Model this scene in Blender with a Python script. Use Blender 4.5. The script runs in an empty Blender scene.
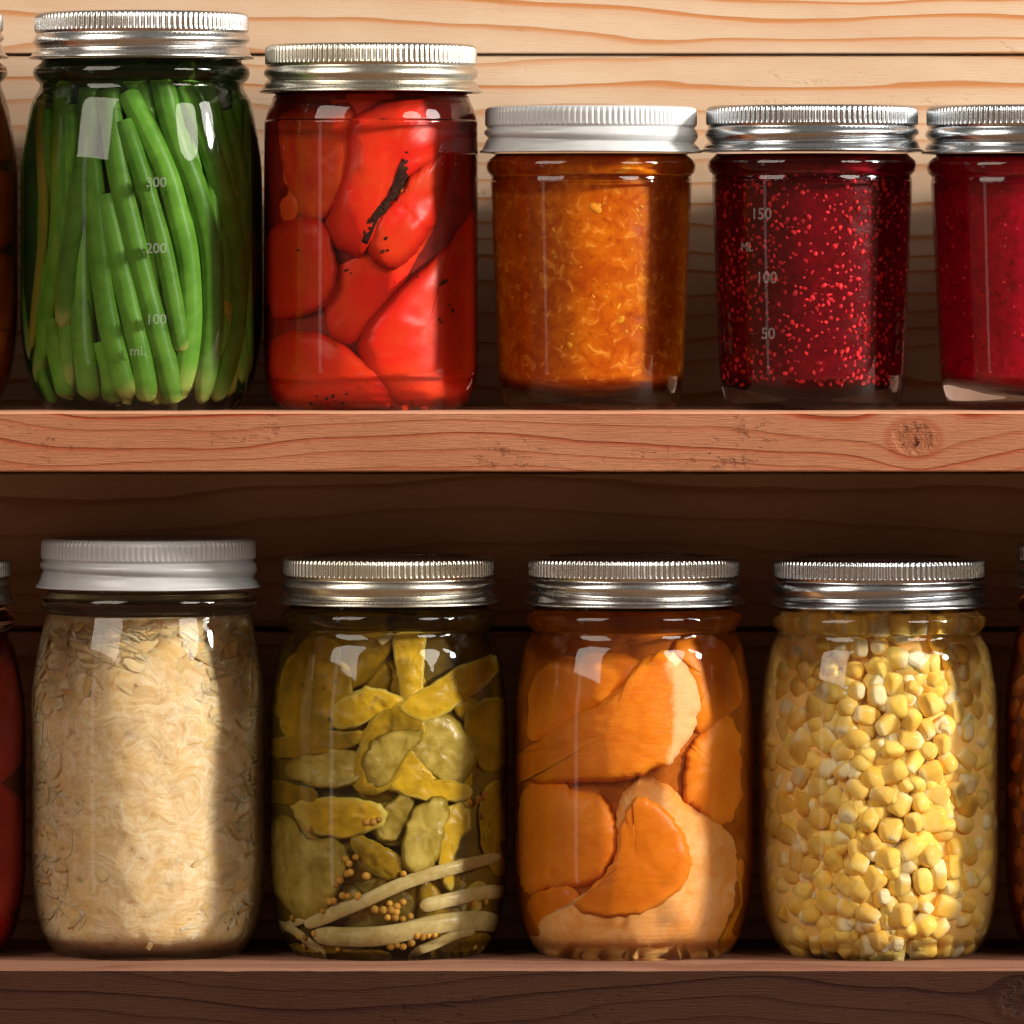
import bpy, math, random
from mathutils import Vector, noise as mn
R_ = math.radians
random.seed(7)
U = 0.000338            # one modelling unit = 0.338 mm
D = 8000.0              # camera distance in modelling units
HZ = 280.0              # eye level
scene = bpy.context.scene
col = scene.collection

# ------------------------------------------------------------------ helpers
def W(px, py, Y=0.0):
    """a point at depth Y (modelling units) given its bearing"""
    k = (D + Y) / D
    return ((px - 512.0) * k, Y, (HZ - py) * k)

def mesh_obj(name, verts, faces, mat=None, parent=None, origin=(0, 0, 0), smooth=True, attrs=None, sharp=None):
    me = bpy.data.meshes.new(name)
    ox, oy, oz = origin
    me.from_pydata([((x - ox) * U, (y - oy) * U, (z - oz) * U) for x, y, z in verts], [], faces)
    if smooth:
        me.polygons.foreach_set('use_smooth', [True] * len(me.polygons))
    if attrs:
        for k, vals in attrs.items():
            a = me.attributes.new(k, 'FLOAT', 'POINT')
            a.data.foreach_set('value', vals)
    if mat:
        me.materials.append(mat)
    me.update()
    if sharp:
        me.set_sharp_from_angle(angle=R_(sharp))
    o = bpy.data.objects.new(name, me)
    col.objects.link(o)
    if parent is not None:
        o.parent = parent
    return o

def thing(name, label, cat, loc, group=None):
    o = bpy.data.objects.new(name, None)
    o.empty_display_size = 0.01
    col.objects.link(o)
    o.location = [c * U for c in loc]
    o['label'] = label; o['category'] = cat
    if group: o['group'] = group
    return o

def catmull(pts, n, closed=False):
    out = []
    m = len(pts)
    segs = m if closed else m - 1
    for i in range(segs):
        if closed:
            p0, p1, p2, p3 = pts[(i - 1) % m], pts[i], pts[(i + 1) % m], pts[(i + 2) % m]
        else:
            p0, p1, p2, p3 = pts[max(i - 1, 0)], pts[i], pts[i + 1], pts[min(i + 2, m - 1)]
        for j in range(n):
            t = j / n
            out.append(tuple(0.5 * (2 * b + (c - a) * t + (2 * a - 5 * b + 4 * c - d) * t * t + (3 * b - a - 3 * c + d) * t ** 3)
                             for a, b, c, d in zip(p0, p1, p2, p3)))
    if not closed:
        out.append(tuple(pts[-1]))
    return out

def lathe_data(prof, seg, rfun=None):
    """prof: list of (r, z); returns verts, faces about the z axis"""
    v, f = [], []
    n = len(prof)
    for j in range(seg):
        a = 2 * math.pi * j / seg
        ca, sa = math.cos(a), math.sin(a)
        for i, (r, z) in enumerate(prof):
            rr = r if rfun is None else rfun(r, z, a, i)
            v.append((rr * ca, rr * sa, z))
    for j in range(seg):
        k = (j + 1) % seg
        for i in range(n - 1):
            f.append((j * n + i, k * n + i, k * n + i + 1, j * n + i + 1))
    return v, f

# ------------------------------------------------------------------ materials
class NT:
    def __init__(s, name):
        s.m = bpy.data.materials.new(name); s.m.use_nodes = True
        s.t = s.m.node_tree; s.t.nodes.clear()
        s.out = s.t.nodes.new('ShaderNodeOutputMaterial')
    def n(s, typ, ins=None, **kw):
        nd = s.t.nodes.new(typ)
        for k, v in kw.items(): setattr(nd, k, v)
        for k, v in (ins or {}).items(): s.set(nd, k, v)
        return nd
    def set(s, nd, k, v):
        if isinstance(v, bpy.types.NodeSocket): s.t.links.new(v, nd.inputs[k])
        elif isinstance(v, bpy.types.Node): s.t.links.new(v.outputs[0], nd.inputs[k])
        else:
            sk = nd.inputs[k]
            if sk.type == 'RGBA' and len(v) == 3: v = (*v, 1)
            sk.default_value = v
    def math(s, op, a, b=0.0, c=None):
        ins = {0: a, 1: b}
        if c is not None: ins[2] = c
        return s.n('ShaderNodeMath', ins, operation=op).outputs[0]
    def ramp(s, fac, stops, interp='LINEAR'):
        r = s.n('ShaderNodeValToRGB', {0: fac})
        cr = r.color_ramp; cr.interpolation = interp
        while len(cr.elements) < len(stops): cr.elements.new(0.5)
        for e, (p, c) in zip(cr.elements, stops):
            e.position = p
            e.color = (*c, 1) if len(c) == 3 else c
        return r.outputs[0]
    def g(s, fac, a, b):
        return s.n('ShaderNodeMapRange', {0: fac, 1: a, 2: b}).outputs[0]
    def mix(s, fac, a, b, blend='MIX'):
        nd = s.n('ShaderNodeMix', data_type='RGBA', blend_type=blend)
        s.set(nd, 0, fac); s.set(nd, 6, a); s.set(nd, 7, b)
        return nd.outputs[2]
    def noise(s, vec, scale, detail=3, rough=0.5, dist=0.0):
        return s.n('ShaderNodeTexNoise', {'Vector': vec, 'Scale': scale, 'Detail': detail, 'Roughness': rough, 'Distortion': dist}).outputs[0]
    def obj(s, scale=1 / U):
        tc = s.n('ShaderNodeTexCoord')
        return s.n('ShaderNodeVectorMath', {0: tc.outputs['Object'], 'Scale': scale}, operation='SCALE').outputs[0]
    def mapv(s, vec, scale=(1, 1, 1), loc=(0, 0, 0)):
        return s.n('ShaderNodeMapping', {'Vector': vec, 'Scale': scale, 'Location': loc}).outputs[0]
    def bump(s, h, strength=0.3, dist=1.0):
        return s.n('ShaderNodeBump', {'Height': h, 'Strength': strength, 'Distance': dist * U}).outputs[0]
    def done(s, sh):
        s.t.links.new(sh if isinstance(sh, bpy.types.NodeSocket) else sh.outputs[0], s.out.inputs[0]); return s.m

def wood(name, light, mid, dark, period, amp, seed, knots=(), lines=1.0, bump=0.6, rough=0.6, stretch=1.0, pits=True):
    b = NT(name)
    P = b.obj()
    sep = b.n('ShaderNodeSeparateXYZ', {0: P})
    x, y, z = sep.outputs
    big = b.noise(b.mapv(P, (0.0022 / stretch, 0.006, 0.009), (seed, seed * 1.7, seed * 0.3)), 1.0, 2, 0.45)
    wob = b.noise(b.mapv(P, (0.012 / stretch, 0.02, 0.05), (seed, 3, seed)), 1.0, 2, 0.5)
    v = b.math('ADD', b.math('DIVIDE', z, period), b.math('MULTIPLY', big, amp))
    v = b.math('ADD', v, b.math('MULTIPLY', wob, 0.28))
    v = b.math('ADD', v, b.math('MULTIPLY', y, 0.01))
    kmask = None
    for (kx, kz, kr) in knots:
        dx = b.math('SUBTRACT', x, kx); dz = b.math('SUBTRACT', z, kz)
        q = b.math('ADD', b.math('MULTIPLY', b.math('MULTIPLY', dx, dx), 1 / (kr * kr) * 0.55), b.math('MULTIPLY', b.math('MULTIPLY', dz, dz), 1 / (kr * kr)))
        e = b.math('POWER', 2.718, b.math('MULTIPLY', q, -0.35))
        sgn = b.math('MULTIPLY', dz, 1 / kr)
        # lines flow round the knot
        v = b.math('SUBTRACT', v, b.math('MULTIPLY', b.math('MULTIPLY', sgn, e), 1.1 * kr / period))
        nq = b.math('ADD', q, b.math('MULTIPLY', b.math('SUBTRACT', b.noise(P, 0.14, 3, 0.6), 0.5), 1.4))
        km = b.g(nq, 0.9, 0.35)
        kmask = (km, q, P) if kmask is None else kmask
    fr = b.math('FRACT', v)
    idn = b.n('ShaderNodeTexWhiteNoise', {'W': b.math('FLOOR', v)}, noise_dimensions='1D').outputs[0]
    late = b.ramp(fr, [(0.0, (0, 0, 0)), (0.45, (0.06,) * 3), (0.74, (0.25,) * 3), (0.90, (1, 1, 1)), (0.965, (1,) * 3), (1.0, (0, 0, 0))], 'LINEAR')
    late = b.math('MULTIPLY', late, b.math('MULTIPLY_ADD', idn, 0.75, 0.35 * lines))
    fib = b.noise(b.mapv(P, (0.03, 0.4, 0.9), (seed, 0, 0)), 1.0, 4, 0.65)
    blot = b.noise(b.mapv(P, (0.006, 0.01, 0.014), (seed * 2, 1, 5)), 1.0, 3, 0.55)
    base = b.mix(b.g(blot, 0.3, 0.7), light, mid)
    c = b.mix(late, base, dark)
    c = b.mix(b.math('MULTIPLY', b.g(fib, 0.45, 0.75), 0.16), c, dark)
    hgt = b.math('ADD', b.math('MULTIPLY', fib, 1.2), b.math('MULTIPLY', late, -0.7))
    tear = b.noise(b.mapv(P, (0.05, 0.1, 0.09), (seed, 9, 2)), 1.0, 5, 0.7)
    area = b.noise(b.mapv(P, (0.006, 0.01, 0.012), (seed * 3, 0, 0)), 1.0, 1, 0.5)
    tr = b.math('MULTIPLY', b.g(tear, 0.56, 0.70), b.g(area, 0.56, 0.68))
    if pits:
        hgt = b.math('SUBTRACT', hgt, b.math('MULTIPLY', tr, 2.2))
        c = b.mix(b.math('MULTIPLY', tr, 0.25), c, [d * 0.8 for d in dark])
    if kmask:
        kn = b.noise(b.mapv(P, (0.12, 0.12, 0.12)), 1.0, 4, 0.7)
        kc = b.mix(b.g(kn, 0.36, 0.47), [d * 0.15 for d in dark], [m * 0.62 + d * 0.3 for m, d in zip(mid, dark)])
        ring = b.g(b.math('ABSOLUTE', b.math('SUBTRACT', kmask[1], 1.25)), 0.7, 0.1)
        c = b.mix(b.math('MULTIPLY', ring, 0.45), c, dark)
        c = b.mix(kmask[0], c, kc)
        hgt = b.math('SUBTRACT', hgt, b.math('MULTIPLY', kmask[0], b.math('MULTIPLY', kn, 3.0)))
    bs = b.n('ShaderNodeBsdfPrincipled', {'Base Color': c, 'Roughness': b.math('MULTIPLY_ADD', fib, 0.2, rough - 0.1), 'Normal': b.bump(hgt, bump, 2.2)})
    bs.inputs['Specular IOR Level'].default_value = 0.06
    return b.done(bs)

def glass(name, tint=(0.985, 0.99, 0.985), ior=1.36):
    b = NT(name)
    return b.done(b.n('ShaderNodeBsdfGlass', {'Color': tint, 'Roughness': 0.03, 'IOR': ior}))

def metal(name, colr, rough=0.24, paint=False):
    b = NT(name)
    P = b.obj()
    n1 = b.noise(P, 0.05, 3, 0.6)
    n2 = b.noise(b.mapv(P, (0.5, 0.5, 0.05)), 1.0, 3, 0.6)
    if paint:
        c = b.mix(b.g(n1, 0.35, 0.75), colr, [k * 0.9 for k in colr])
        bs = b.n('ShaderNodeBsdfPrincipled', {'Base Color': c, 'Roughness': 0.38, 'Normal': b.bump(n2, 0.05, 0.6)})
        bs.inputs['Coat Weight'].default_value = 0.25
        bs.inputs['Coat Roughness'].default_value = 0.2
    else:
        c = b.mix(b.g(n1, 0.3, 0.75), colr, [k * 0.82 for k in colr])
        sc_ = b.noise(b.mapv(P, (0.35, 0.35, 0.9), (7, 3, 1)), 1.0, 4, 0.75)
        c = b.mix(b.math('MULTIPLY', b.g(sc_, 0.60, 0.72), 0.55), c, [k * 0.45 for k in colr])
        n1 = b.math('ADD', n1, b.math('MULTIPLY', b.g(sc_, 0.5, 0.7), 0.5))
        bs = b.n('ShaderNodeBsdfPrincipled', {'Base Color': c, 'Metallic': 1.0, 'Roughness': b.math('MULTIPLY_ADD', n1, 0.16, rough - 0.08), 'Normal': b.bump(n2, 0.08, 0.6)})
    return b.done(bs)

def food(name, a, c2, edge=None, e0=0.7, e1=0.95, sc=0.05, rough=0.35, sss=0.0, rad=(8, 4, 2), bump=0.25, bsc=0.2, rnd=0.0, specks=None, island=False, side=None, spec=0.12, fibre=None):
    """two-tone mottled flesh; the 'edge' attribute (0 centre, 1 rim) brings in the rim colour"""
    b = NT(name)
    P = b.obj()
    if island is True:
        rv = b.n('ShaderNodeNewGeometry').outputs['Random Per Island']
    else:
        rv = b.n('ShaderNodeObjectInfo').outputs['Random']
    off = b.n('ShaderNodeCombineXYZ', {0: b.math('MULTIPLY', rv, 400.0), 1: b.math('MULTIPLY', rv, 170.0), 2: 0.0})
    Q = b.n('ShaderNodeVectorMath', {0: P, 1: off.outputs[0]}, operation='ADD').outputs[0]
    n1 = b.noise(Q, sc, 4, 0.6, 0.6)
    c = b.mix(b.g(n1, 0.36, 0.64), a, c2)
    if rnd:
        k = b.math('MULTIPLY_ADD', rv, 2 * rnd, 1 - rnd)
        kk = b.n('ShaderNodeCombineXYZ', {0: k, 1: k, 2: k})
        c = b.mix(1.0, c, kk.outputs[0], 'MULTIPLY')
    if edge:
        at = b.n('ShaderNodeAttribute', attribute_name='edge').outputs['Fac']
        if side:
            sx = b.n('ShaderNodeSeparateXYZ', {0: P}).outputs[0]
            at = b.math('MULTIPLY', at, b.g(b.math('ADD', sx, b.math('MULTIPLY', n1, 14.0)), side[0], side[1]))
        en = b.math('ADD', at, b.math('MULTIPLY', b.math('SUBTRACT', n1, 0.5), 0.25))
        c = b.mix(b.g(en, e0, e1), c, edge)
    if specks:
        vn = b.n('ShaderNodeTexVoronoi', {'Vector': Q, 'Scale': specks[1]}).outputs[0]
        c = b.mix(b.math('MULTIPLY', b.g(vn, specks[2], specks[2] * 0.5), b.g(b.noise(Q, 0.02, 2), 0.45, 0.6)), c, specks[0])
    fine = b.noise(Q, bsc, 4, 0.6) if not fibre else b.noise(b.mapv(Q, (0.05, 0.3, 0.3), (0, 0, 0)), 1.0, 5, 0.7, 0.8)
    if fibre: c = b.mix(b.math('MULTIPLY', b.g(fine, 0.45, 0.68), 0.2), c, fibre)
    bs = b.n('ShaderNodeBsdfPrincipled', {'Base Color': c, 'Roughness': rough, 'Normal': b.bump(fine, bump, 2.0)})
    bs.inputs['Specular IOR Level'].default_value = spec
    if sss:
        bs.inputs['Subsurface Weight'].default_value = min(0.8, sss * 1.5)
        bs.inputs['Subsurface Radius'].default_value = [r * U for r in rad]
        bs.inputs['Subsurface Scale'].default_value = 1.0
    return b.done(bs)

# ------------------------------------------------------------------ jar geometry
def mason(lb, base, R, neck=103.0):
    return [(0, base - 9), (R * .5, base - 9), (R * .66, base - 6), (R * .74, base), (R * .79, base - 1.5), (R * .85, base - 10), (R * .91, base - 24), (R * .96, base - 46),
            (R * .988, base - 72), (R, base - 100), (R, (base + lb) / 2), (R, lb + 128), (R * .993, lb + 105), (R * .972, lb + 84), (R * .94, lb + 62), (R * .905, lb + 43),
            (neck, lb + 31), (neck - 1, lb + 25), (neck + 3, lb + 21), (neck + 5.5, lb + 15), (neck + 4, lb + 9), (neck - 1, lb + 5), (neck - 3, lb), (neck - 3, lb - 38)]
def straight(lb, base, R, neck=98.0):
    return [(0, base - 9), (R * .5, base - 9), (R * .68, base - 5), (R * .76, base), (R * .82, base - 1.5), (R * .9, base - 8), (R * .96, base - 20), (R * .99, base - 35), (R, base - 52),
            (R, (base + lb) / 2), (R, lb + 40), (R * .992, lb + 28), (R * .965, lb + 17), (R * .93, lb + 9), (neck, lb + 4), (neck - 2, lb), (neck - 2, lb - 38)]
def tapered(lb, base, Rt, Rb, neck=100.0):
    return [(0, base - 9), (Rb * .5, base - 9), (Rb * .74, base - 5), (Rb * .82, base), (Rb * .87, base - 1), (Rb * .93, base - 6), (Rb * .965, base - 16), (Rb * .985, base - 30), (Rb, base - 44),
            ((Rt + Rb) / 2, (base + lb) / 2), (Rt, lb + 40), (Rt, lb + 28), (Rt - .5, lb + 23), (Rt + 3, lb + 19), (Rt + 4.5, lb + 13), (Rt + 3, lb + 8), (Rt - 2, lb + 4), (neck - 3, lb), (neck - 3, lb - 38)]

FILL, SQ = 0.90, 0.95      # the clear body magnifies what stands in it
class Jar:
    def __init__(s, name, label, cx, lt, lb, base, prof, glassmat, lidmat, discmat, rl=105.0, group='home canning jars standing on the shelves', rot=0.0):
        s.cx, s.base, s.lt, s.lb = cx, base, lt, lb
        s.zb = HZ - base
        s.loc = (cx - 512.0, 0.0, s.zb)
        s.prof = catmull([(r, base - py) for r, py in prof], 5)       # (r, z above base)
        s.root = thing(name, label, 'jar', s.loc, group)
        v, f = lathe_data(s.prof, 512)
        # mouth rim thickness
        s.glass = mesh_obj('glass_body', v, f, glassmat, s.root)
        make_lid(s, base - lt, base - lb, rl, lidmat, discmat, rot)
    def rad(s, z, wall=2.0):
        """inner radius at height z above base"""
        best = None
        for (r0, z0), (r1, z1) in zip(s.prof, s.prof[1:]):
            if r0 < 40 and z0 < 15: continue
            if (z0 - z) * (z1 - z) <= 0 and abs(z1 - z0) > 1e-6:
                t = (z - z0) / (z1 - z0); best = r0 + (r1 - r0) * t
                if z0 > 4: break
        if best is None: best = 80
        return best * (FILL if wall > 0.6 else 1.0) - wall
    def local(s, px, py, rec=0.0, wall=2.0):
        """point on the inside of the glass, rec units in from it, seen at that bearing"""
        Y = -60.0
        for _ in range(4):
            x, _, z = W(px, py, Y)
            lx, lz = (x - s.loc[0]) * SQ, z - s.loc[2]
            R = max(s.rad(lz, wall), 8)
            lim = max(4.0, math.sqrt(max(16.0, R * R - rec * rec)) - 0.4)
            cxl = max(-lim, min(lim, lx))
            Y = -math.sqrt(R * R - cxl * cxl) + rec
        return (cxl, Y, lz)

LIDCACHE = {}
def make_lid(jar, zt, zb, rl, mat, disc, rot):
    h = zt - zb
    key = (round(h), rl)
    if key not in LIDCACHE:
        # cross-section of the screw band, from the flange up: (radius offset, fraction of height, kind)
        base = [(-3.0, 0.0), (4.6, 0.0), (5.4, 0.02), (5.0, 0.045), (3.0, 0.07), (1.8, 0.12), (0.6, 0.18), (-0.4, 0.24), (-0.6, 0.30), (0.2, 0.36), (0.3, 0.42), (-0.6, 0.48),
                (-2.2, 0.53), (-1.6, 0.565), (-0.3, 0.60), (0.0, 0.64), (0.0, 0.84), (-0.3, 0.90), (-1.5, 0.955), (-4.5, 0.99), (-8.0, 1.0), (-13.0, 0.99), (-13.5, 0.955)]
        cs = catmull(base, 3)
        nk = 116; seg = nk * 8
        def rf(r, z, a, i):
            fz = z / h
            k = 0.0
            if 0.575 < fz < 0.975:
                w = min(1, (fz - 0.575) / 0.05, (0.975 - fz) / 0.06)
                c = math.cos(a * nk)
                k = w * (-0.62 + 0.62 * math.tanh(c * 1.8))
            th = 0.0
            if 0.06 < fz < 0.56:
                q = fz - (0.27 + 0.075 * math.cos(a - 0.6))
                th = -2.6 * math.exp(-(q / 0.05) ** 2) + 0.9 * math.exp(-((q - 0.14) / 0.08) ** 2)
                th *= min(1, (fz - 0.06) / 0.08, (0.56 - fz) / 0.06)
            return r + k + th
        prof = [(rl + o, f * h) for o, f in cs]
        v, f = lathe_data(prof, seg, rf)
        LIDCACHE[key] = (v, f)
    v, f = LIDCACHE[key]
    o = mesh_obj('lid_band', v, f, mat, jar.root)
    o.location = (0, 0, zb * U); o.rotation_euler.z = rot
    dp = [(0, h - 1.6), (40, h - 1.6), (60, h - 1.2), (70, h - 2.8), (84, h - 3.0), (88, h - 1.8), (rl - 9.6, h - 1.9), (rl - 9.2, h - 5)]
    v, f = lathe_data(catmull(dp, 3), 96)
    o = mesh_obj('lid_disc', v, f, disc, jar.root)
    o.location = (0, 0, zb * U)
    return o

def core(jar, name, mat, wall, top_py, bot=14.0, jit=0.0, seg=96, n=60, fs=0.03, seed=0, front=0.0, dome=0.0):
    """the packed mass or liquid inside a jar, following the inside of the glass"""
    zt = jar.base - top_py
    prof = [(0.5, bot)]
    for i in range(n + 1):
        z = bot + (zt - bot) * i / n
        r = jar.rad(z, wall)
        e = min(1.0, (z - bot) / 16.0)
        r *= math.sqrt(max(0.0, 1 - (1 - e) ** 2)) * 0.22 + 0.78
        if dome:
            e = min(1.0, (z - bot) / dome)
            r = jar.rad(max(z, bot + 12), wall) * math.sqrt(max(0.0, 1 - (1 - e) ** 2))
            r = max(r, 0.5)
        prof.append((r, z))
    prof.append((0.5, zt + 0.5))
    def rf(r, z, a, i):
        if not jit or r < 2: return r
        p = Vector((math.cos(a) * r * fs, math.sin(a) * r * fs + seed, z * fs))
        return r + jit * mn.noise(p) + jit * 0.5 * mn.noise(p * 2.7)
    v, f = lathe_data(prof, seg, rf)
    if front:      # the food lies against the front wall, so the liquid surface seen between starts deeper
        v = [(x, y * (1 - front / 110.0) if y < 0 else y, z) for x, y, z in v]
    return mesh_obj(name, v, f, mat, jar.root)

def tube(jar, name, pts, rad, mat, rec=0.0, flat=1.0, seg=12, taper0=0.55, taper1=0.4, n=6, parent=None, wob=0.06, pod=0.0, cut0=False):
    """bean, strip or stalk: follows bearings on the inside of the glass"""
    sm = catmull([(p[0], p[1]) for p in pts], n)
    P = [Vector(jar.local(px, py, rec + rad * flat)) for px, py in sm]
    m = len(P)
    for _ in range(2):
        P = [P[0]] + [(P[i - 1] + P[i] * 2 + P[i + 1]) / 4 for i in range(1, m - 1)] + [P[-1]]
    v, f, e = [], [], []
    sd = random.random() * 50
    for i, p in enumerate(P):
        t = (P[min(i + 1, m - 1)] - P[max(i - 1, 0)]).normalized()
        out = Vector((p.x, p.y, 0))
        out = (out - t * out.dot(t)).normalized()
        side = t.cross(out)
        s = i / (m - 1)
        k = 1.0
        if s < 0.12: k = taper0 + (1 - taper0) * math.sqrt(max(0, 1 - (1 - s / 0.12) ** 2))
        if s > 0.85: k = taper1 + (1 - taper1) * math.sqrt(max(0, 1 - ((s - 0.85) / 0.15) ** 2))
        k *= 1 + wob * mn.noise(Vector((s * 5, sd, 0))) + pod * math.sin(s * 34 + sd)
        for j in range(seg):
            a = 2 * math.pi * j / seg
            v.append(tuple(p + side * (math.cos(a) * rad * k) + out * (math.sin(a) * rad * k * flat)))
            e.append(s)
    for i in range(m - 1):
        for j in range(seg):
            j2 = (j + 1) % seg
            f.append((i * seg + j, i * seg + j2, (i + 1) * seg + j2, (i + 1) * seg + j))
    f.append(tuple(range(seg - 1, -1, -1)))
    f.append(tuple((m - 1) * seg + j for j in range(seg)))
    return mesh_obj(name, v, f, mat, parent or jar.root, attrs={'edge': e}, sharp=55)

def pillow(jar, name, outline, mat, rec=0.0, thick=26.0, edge=14.0, rough=2.0, gx=0.0, gz=0.0, power=2.8, scale=None, parent=None, dish=0.0, fs=0.05, grow=1.0, ragged=0.0):
    """a soft lump of food pressed against the inside of the glass with the given outline"""
    if scale: outline = [(scale[0] + x / scale[2], scale[1] + y / scale[2]) for x, y in outline]
    if grow != 1.0:
        gx0 = sum(p[0] for p in outline) / len(outline); gy0 = sum(p[1] for p in outline) / len(outline)
        outline = [(gx0 + (x - gx0) * grow, gy0 + (y - gy0) * grow) for x, y in outline]
    ol = catmull(outline, 9, True)
    if ragged:
        so = random.random() * 70
        ol = [(x + ragged * (mn.noise(Vector((x * 0.09, y * 0.09, so))) + 0.6 * mn.noise(Vector((x * 0.28, y * 0.28, so)))),
               y + ragged * (mn.noise(Vector((x * 0.09, y * 0.09, so + 9))) + 0.6 * mn.noise(Vector((x * 0.28, y * 0.28, so + 9))))) for x, y in ol]
    cx = sum(p[0] for p in ol) / len(ol); cy = sum(p[1] for p in ol) / len(ol)
    K = 10
    v, f, e = [], [], []
    n = len(ol)
    sd = random.random() * 90
    def pt(t, p, back):
        px = cx + (p[0] - cx) * t; py = cy + (p[1] - cy) * t
        fall = 1 - (max(0.0, 1 - t ** power)) ** (1 / power)
        r = rec + edge * fall + gx * (px - cx) + gz * (py - cy) + dish * (1 - t * t)
        nz = mn.noise(Vector((px * fs, py * fs, sd))) * rough + mn.noise(Vector((px * fs * 3, py * fs * 3, sd))) * rough * 0.35
        r += nz
        if back: r += max(0.5, thick - 2 * edge * fall)
        return jar.local(px, py, max(0.3, r))
    v.append(pt(0, (cx, cy), False)); e.append(0)
    for k in range(1, K + 1):
        t = (k / K) ** 0.75
        for p in ol:
            v.append(pt(t, p, False)); e.append(t)
    for i in range(n):
        f.append((0, 1 + i, 1 + (i + 1) % n))
    for k in range(1, K):
        a, b_ = 1 + (k - 1) * n, 1 + k * n
        for i in range(n):
            j = (i + 1) % n
            f.append((a + i, b_ + i, b_ + j, a + j))
    last = 1 + (K - 1) * n
    bk = len(v)
    for k in range(K - 1, 2, -3):
        t = (k / K) ** 0.75
        for p in ol:
            v.append(pt(t, p, True)); e.append(1.0)
    nb = (len(v) - bk) // n
    rings = [last] + [bk + q * n for q in range(nb)]
    for a, b_ in zip(rings, rings[1:]):
        for i in range(n):
            j = (i + 1) % n
            f.append((a + i, b_ + i, b_ + j, a + j))
    f.append(tuple(rings[-1] + i for i in range(n)))
    return mesh_obj(name, v, f, mat, parent or jar.root, attrs={'edge': e})

def blob_data(rx, ry, rz, seg=10, rings=7, sq=1.0):
    """rounded lump; returns verts, faces"""
    v, f = [], []
    sg = lambda c: math.copysign(abs(c) ** sq, c)
    v.append((0, 0, -rz))
    for i in range(1, rings):
        b_ = -math.pi / 2 + math.pi * i / rings
        for j in range(seg):
            a = 2 * math.pi * j / seg
            v.append((rx * sg(math.cos(b_)) * sg(math.cos(a)), ry * sg(math.cos(b_)) * sg(math.sin(a)), rz * sg(math.sin(b_))))
    v.append((0, 0, rz))
    for j in range(seg): f.append((0, 1 + (j + 1) % seg, 1 + j))
    for i in range(rings - 2):
        for j in range(seg):
            k = (j + 1) % seg
            a, b_ = 1 + i * seg, 1 + (i + 1) * seg
            f.append((a + j, a + k, b_ + k, b_ + j))
    L = len(v) - 1; a = 1 + (rings - 2) * seg
    for j in range(seg): f.append((a + j, a + (j + 1) % seg, L))
    return v, f

from mathutils import Matrix, Euler
def scatter(jar, name, stuffname, templates, items, mat, smat, limit=100):
    """items: (local pos, euler, scale, template index); the first `limit` become parts, the rest one mass"""
    meshes = []
    for (v, f, e) in templates:
        me = bpy.data.meshes.new(name)
        me.from_pydata([(x * U, y * U, z * U) for x, y, z in v], [], f)
        me.polygons.foreach_set('use_smooth', [True] * len(me.polygons))
        a = me.attributes.new('edge', 'FLOAT', 'POINT'); a.data.foreach_set('value', e)
        me.materials.append(mat); meshes.append(me)
    for (p, eu, sc, ti) in items[:limit]:
        o = bpy.data.objects.new(name, meshes[ti]); col.objects.link(o)
        o.parent = jar.root; o.location = [c * U for c in p]; o.rotation_euler = eu; o.scale = (sc,) * 3
    V, F, E = [], [], []
    for (p, eu, sc, ti) in items[limit:]:
        v, f, e = templates[ti]
        M = Matrix.Translation(p) @ Euler(eu).to_matrix().to_4x4() @ Matrix.Scale(sc, 4)
        b0 = len(V)
        V += [tuple(M @ Vector(q)) for q in v]; F += [tuple(b0 + k for k in q) for q in f]; E += e
    if V:
        o = mesh_obj(stuffname, V, F, smat, jar.root, attrs={'edge': E}); o['kind'] = 'stuff'

def emboss(jar, name, text, px, py, size, mat, dash=None):
    """raised moulded figures on the outside of the glass"""
    cu = bpy.data.curves.new(name, 'FONT'); cu.body = text; cu.size = size; cu.extrude = 0.2; cu.bevel_depth = 0.45; cu.bevel_resolution = 2; cu.resolution_u = 4
    cu.align_x = 'LEFT'
    to = bpy.data.objects.new(name, cu); col.objects.link(to)
    dg = bpy.context.evaluated_depsgraph_get()
    me = bpy.data.meshes.new_from_object(to.evaluated_get(dg))
    V = [tuple(q.co) for q in me.vertices]; F = [tuple(p.vertices) for p in me.polygons]
    bpy.data.objects.remove(to); bpy.data.meshes.remove(me); bpy.data.curves.remove(cu)
    if dash:
        bv, bf = blob_data(dash[1] / 2, 0.5, 0.6, 12, 7, 0.6)
        b0 = len(V)
        V += [(x + dash[0], z + size * .33, y) for x, y, z in bv]; F += [tuple(b0 + k for k in q) for q in bf]
    x0, _, z0 = W(px, py, -110)
    x0 -= jar.loc[0]; z0 -= jar.loc[2]
    out = []
    for x, y, d in V:
        z = z0 + y
        R = jar.rad(z, 0.0)
        a = math.asin(max(-.95, min(.95, x0 / R))) + x / R
        rr = R + d - 0.6
        out.append((rr * math.sin(a), -rr * math.cos(a), z))
    return mesh_obj(name, out, F, mat, jar.glass)

# ------------------------------------------------------------------ materials in use
M_glass = glass('jar_glass')
M_glass_green = glass('jar_glass_brine', (0.975, 0.99, 0.96))
M_glass_warm = glass('jar_glass_syrup', (0.99, 0.98, 0.955))
M_glass_amber = glass('jar_glass_amber', (0.99, 0.95, 0.88))
M_glass_berry = glass('jar_glass_berry', (0.99, 0.93, 0.93))
M_glass_red = glass('jar_glass_red', (0.99, 0.95, 0.94))
M_steel = metal('tinned_steel', (0.60, 0.60, 0.59))
M_steel_warm = metal('tinned_steel_warm', (0.60, 0.58, 0.50), 0.28)
M_steel_cool = metal('tinned_steel_cool', (0.53, 0.56, 0.59), 0.22)
M_white = metal('white_enamel', (0.37, 0.38, 0.39), paint=True)
M_disc = metal('lid_lacquer', (0.30, 0.30, 0.30), 0.3)

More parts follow.
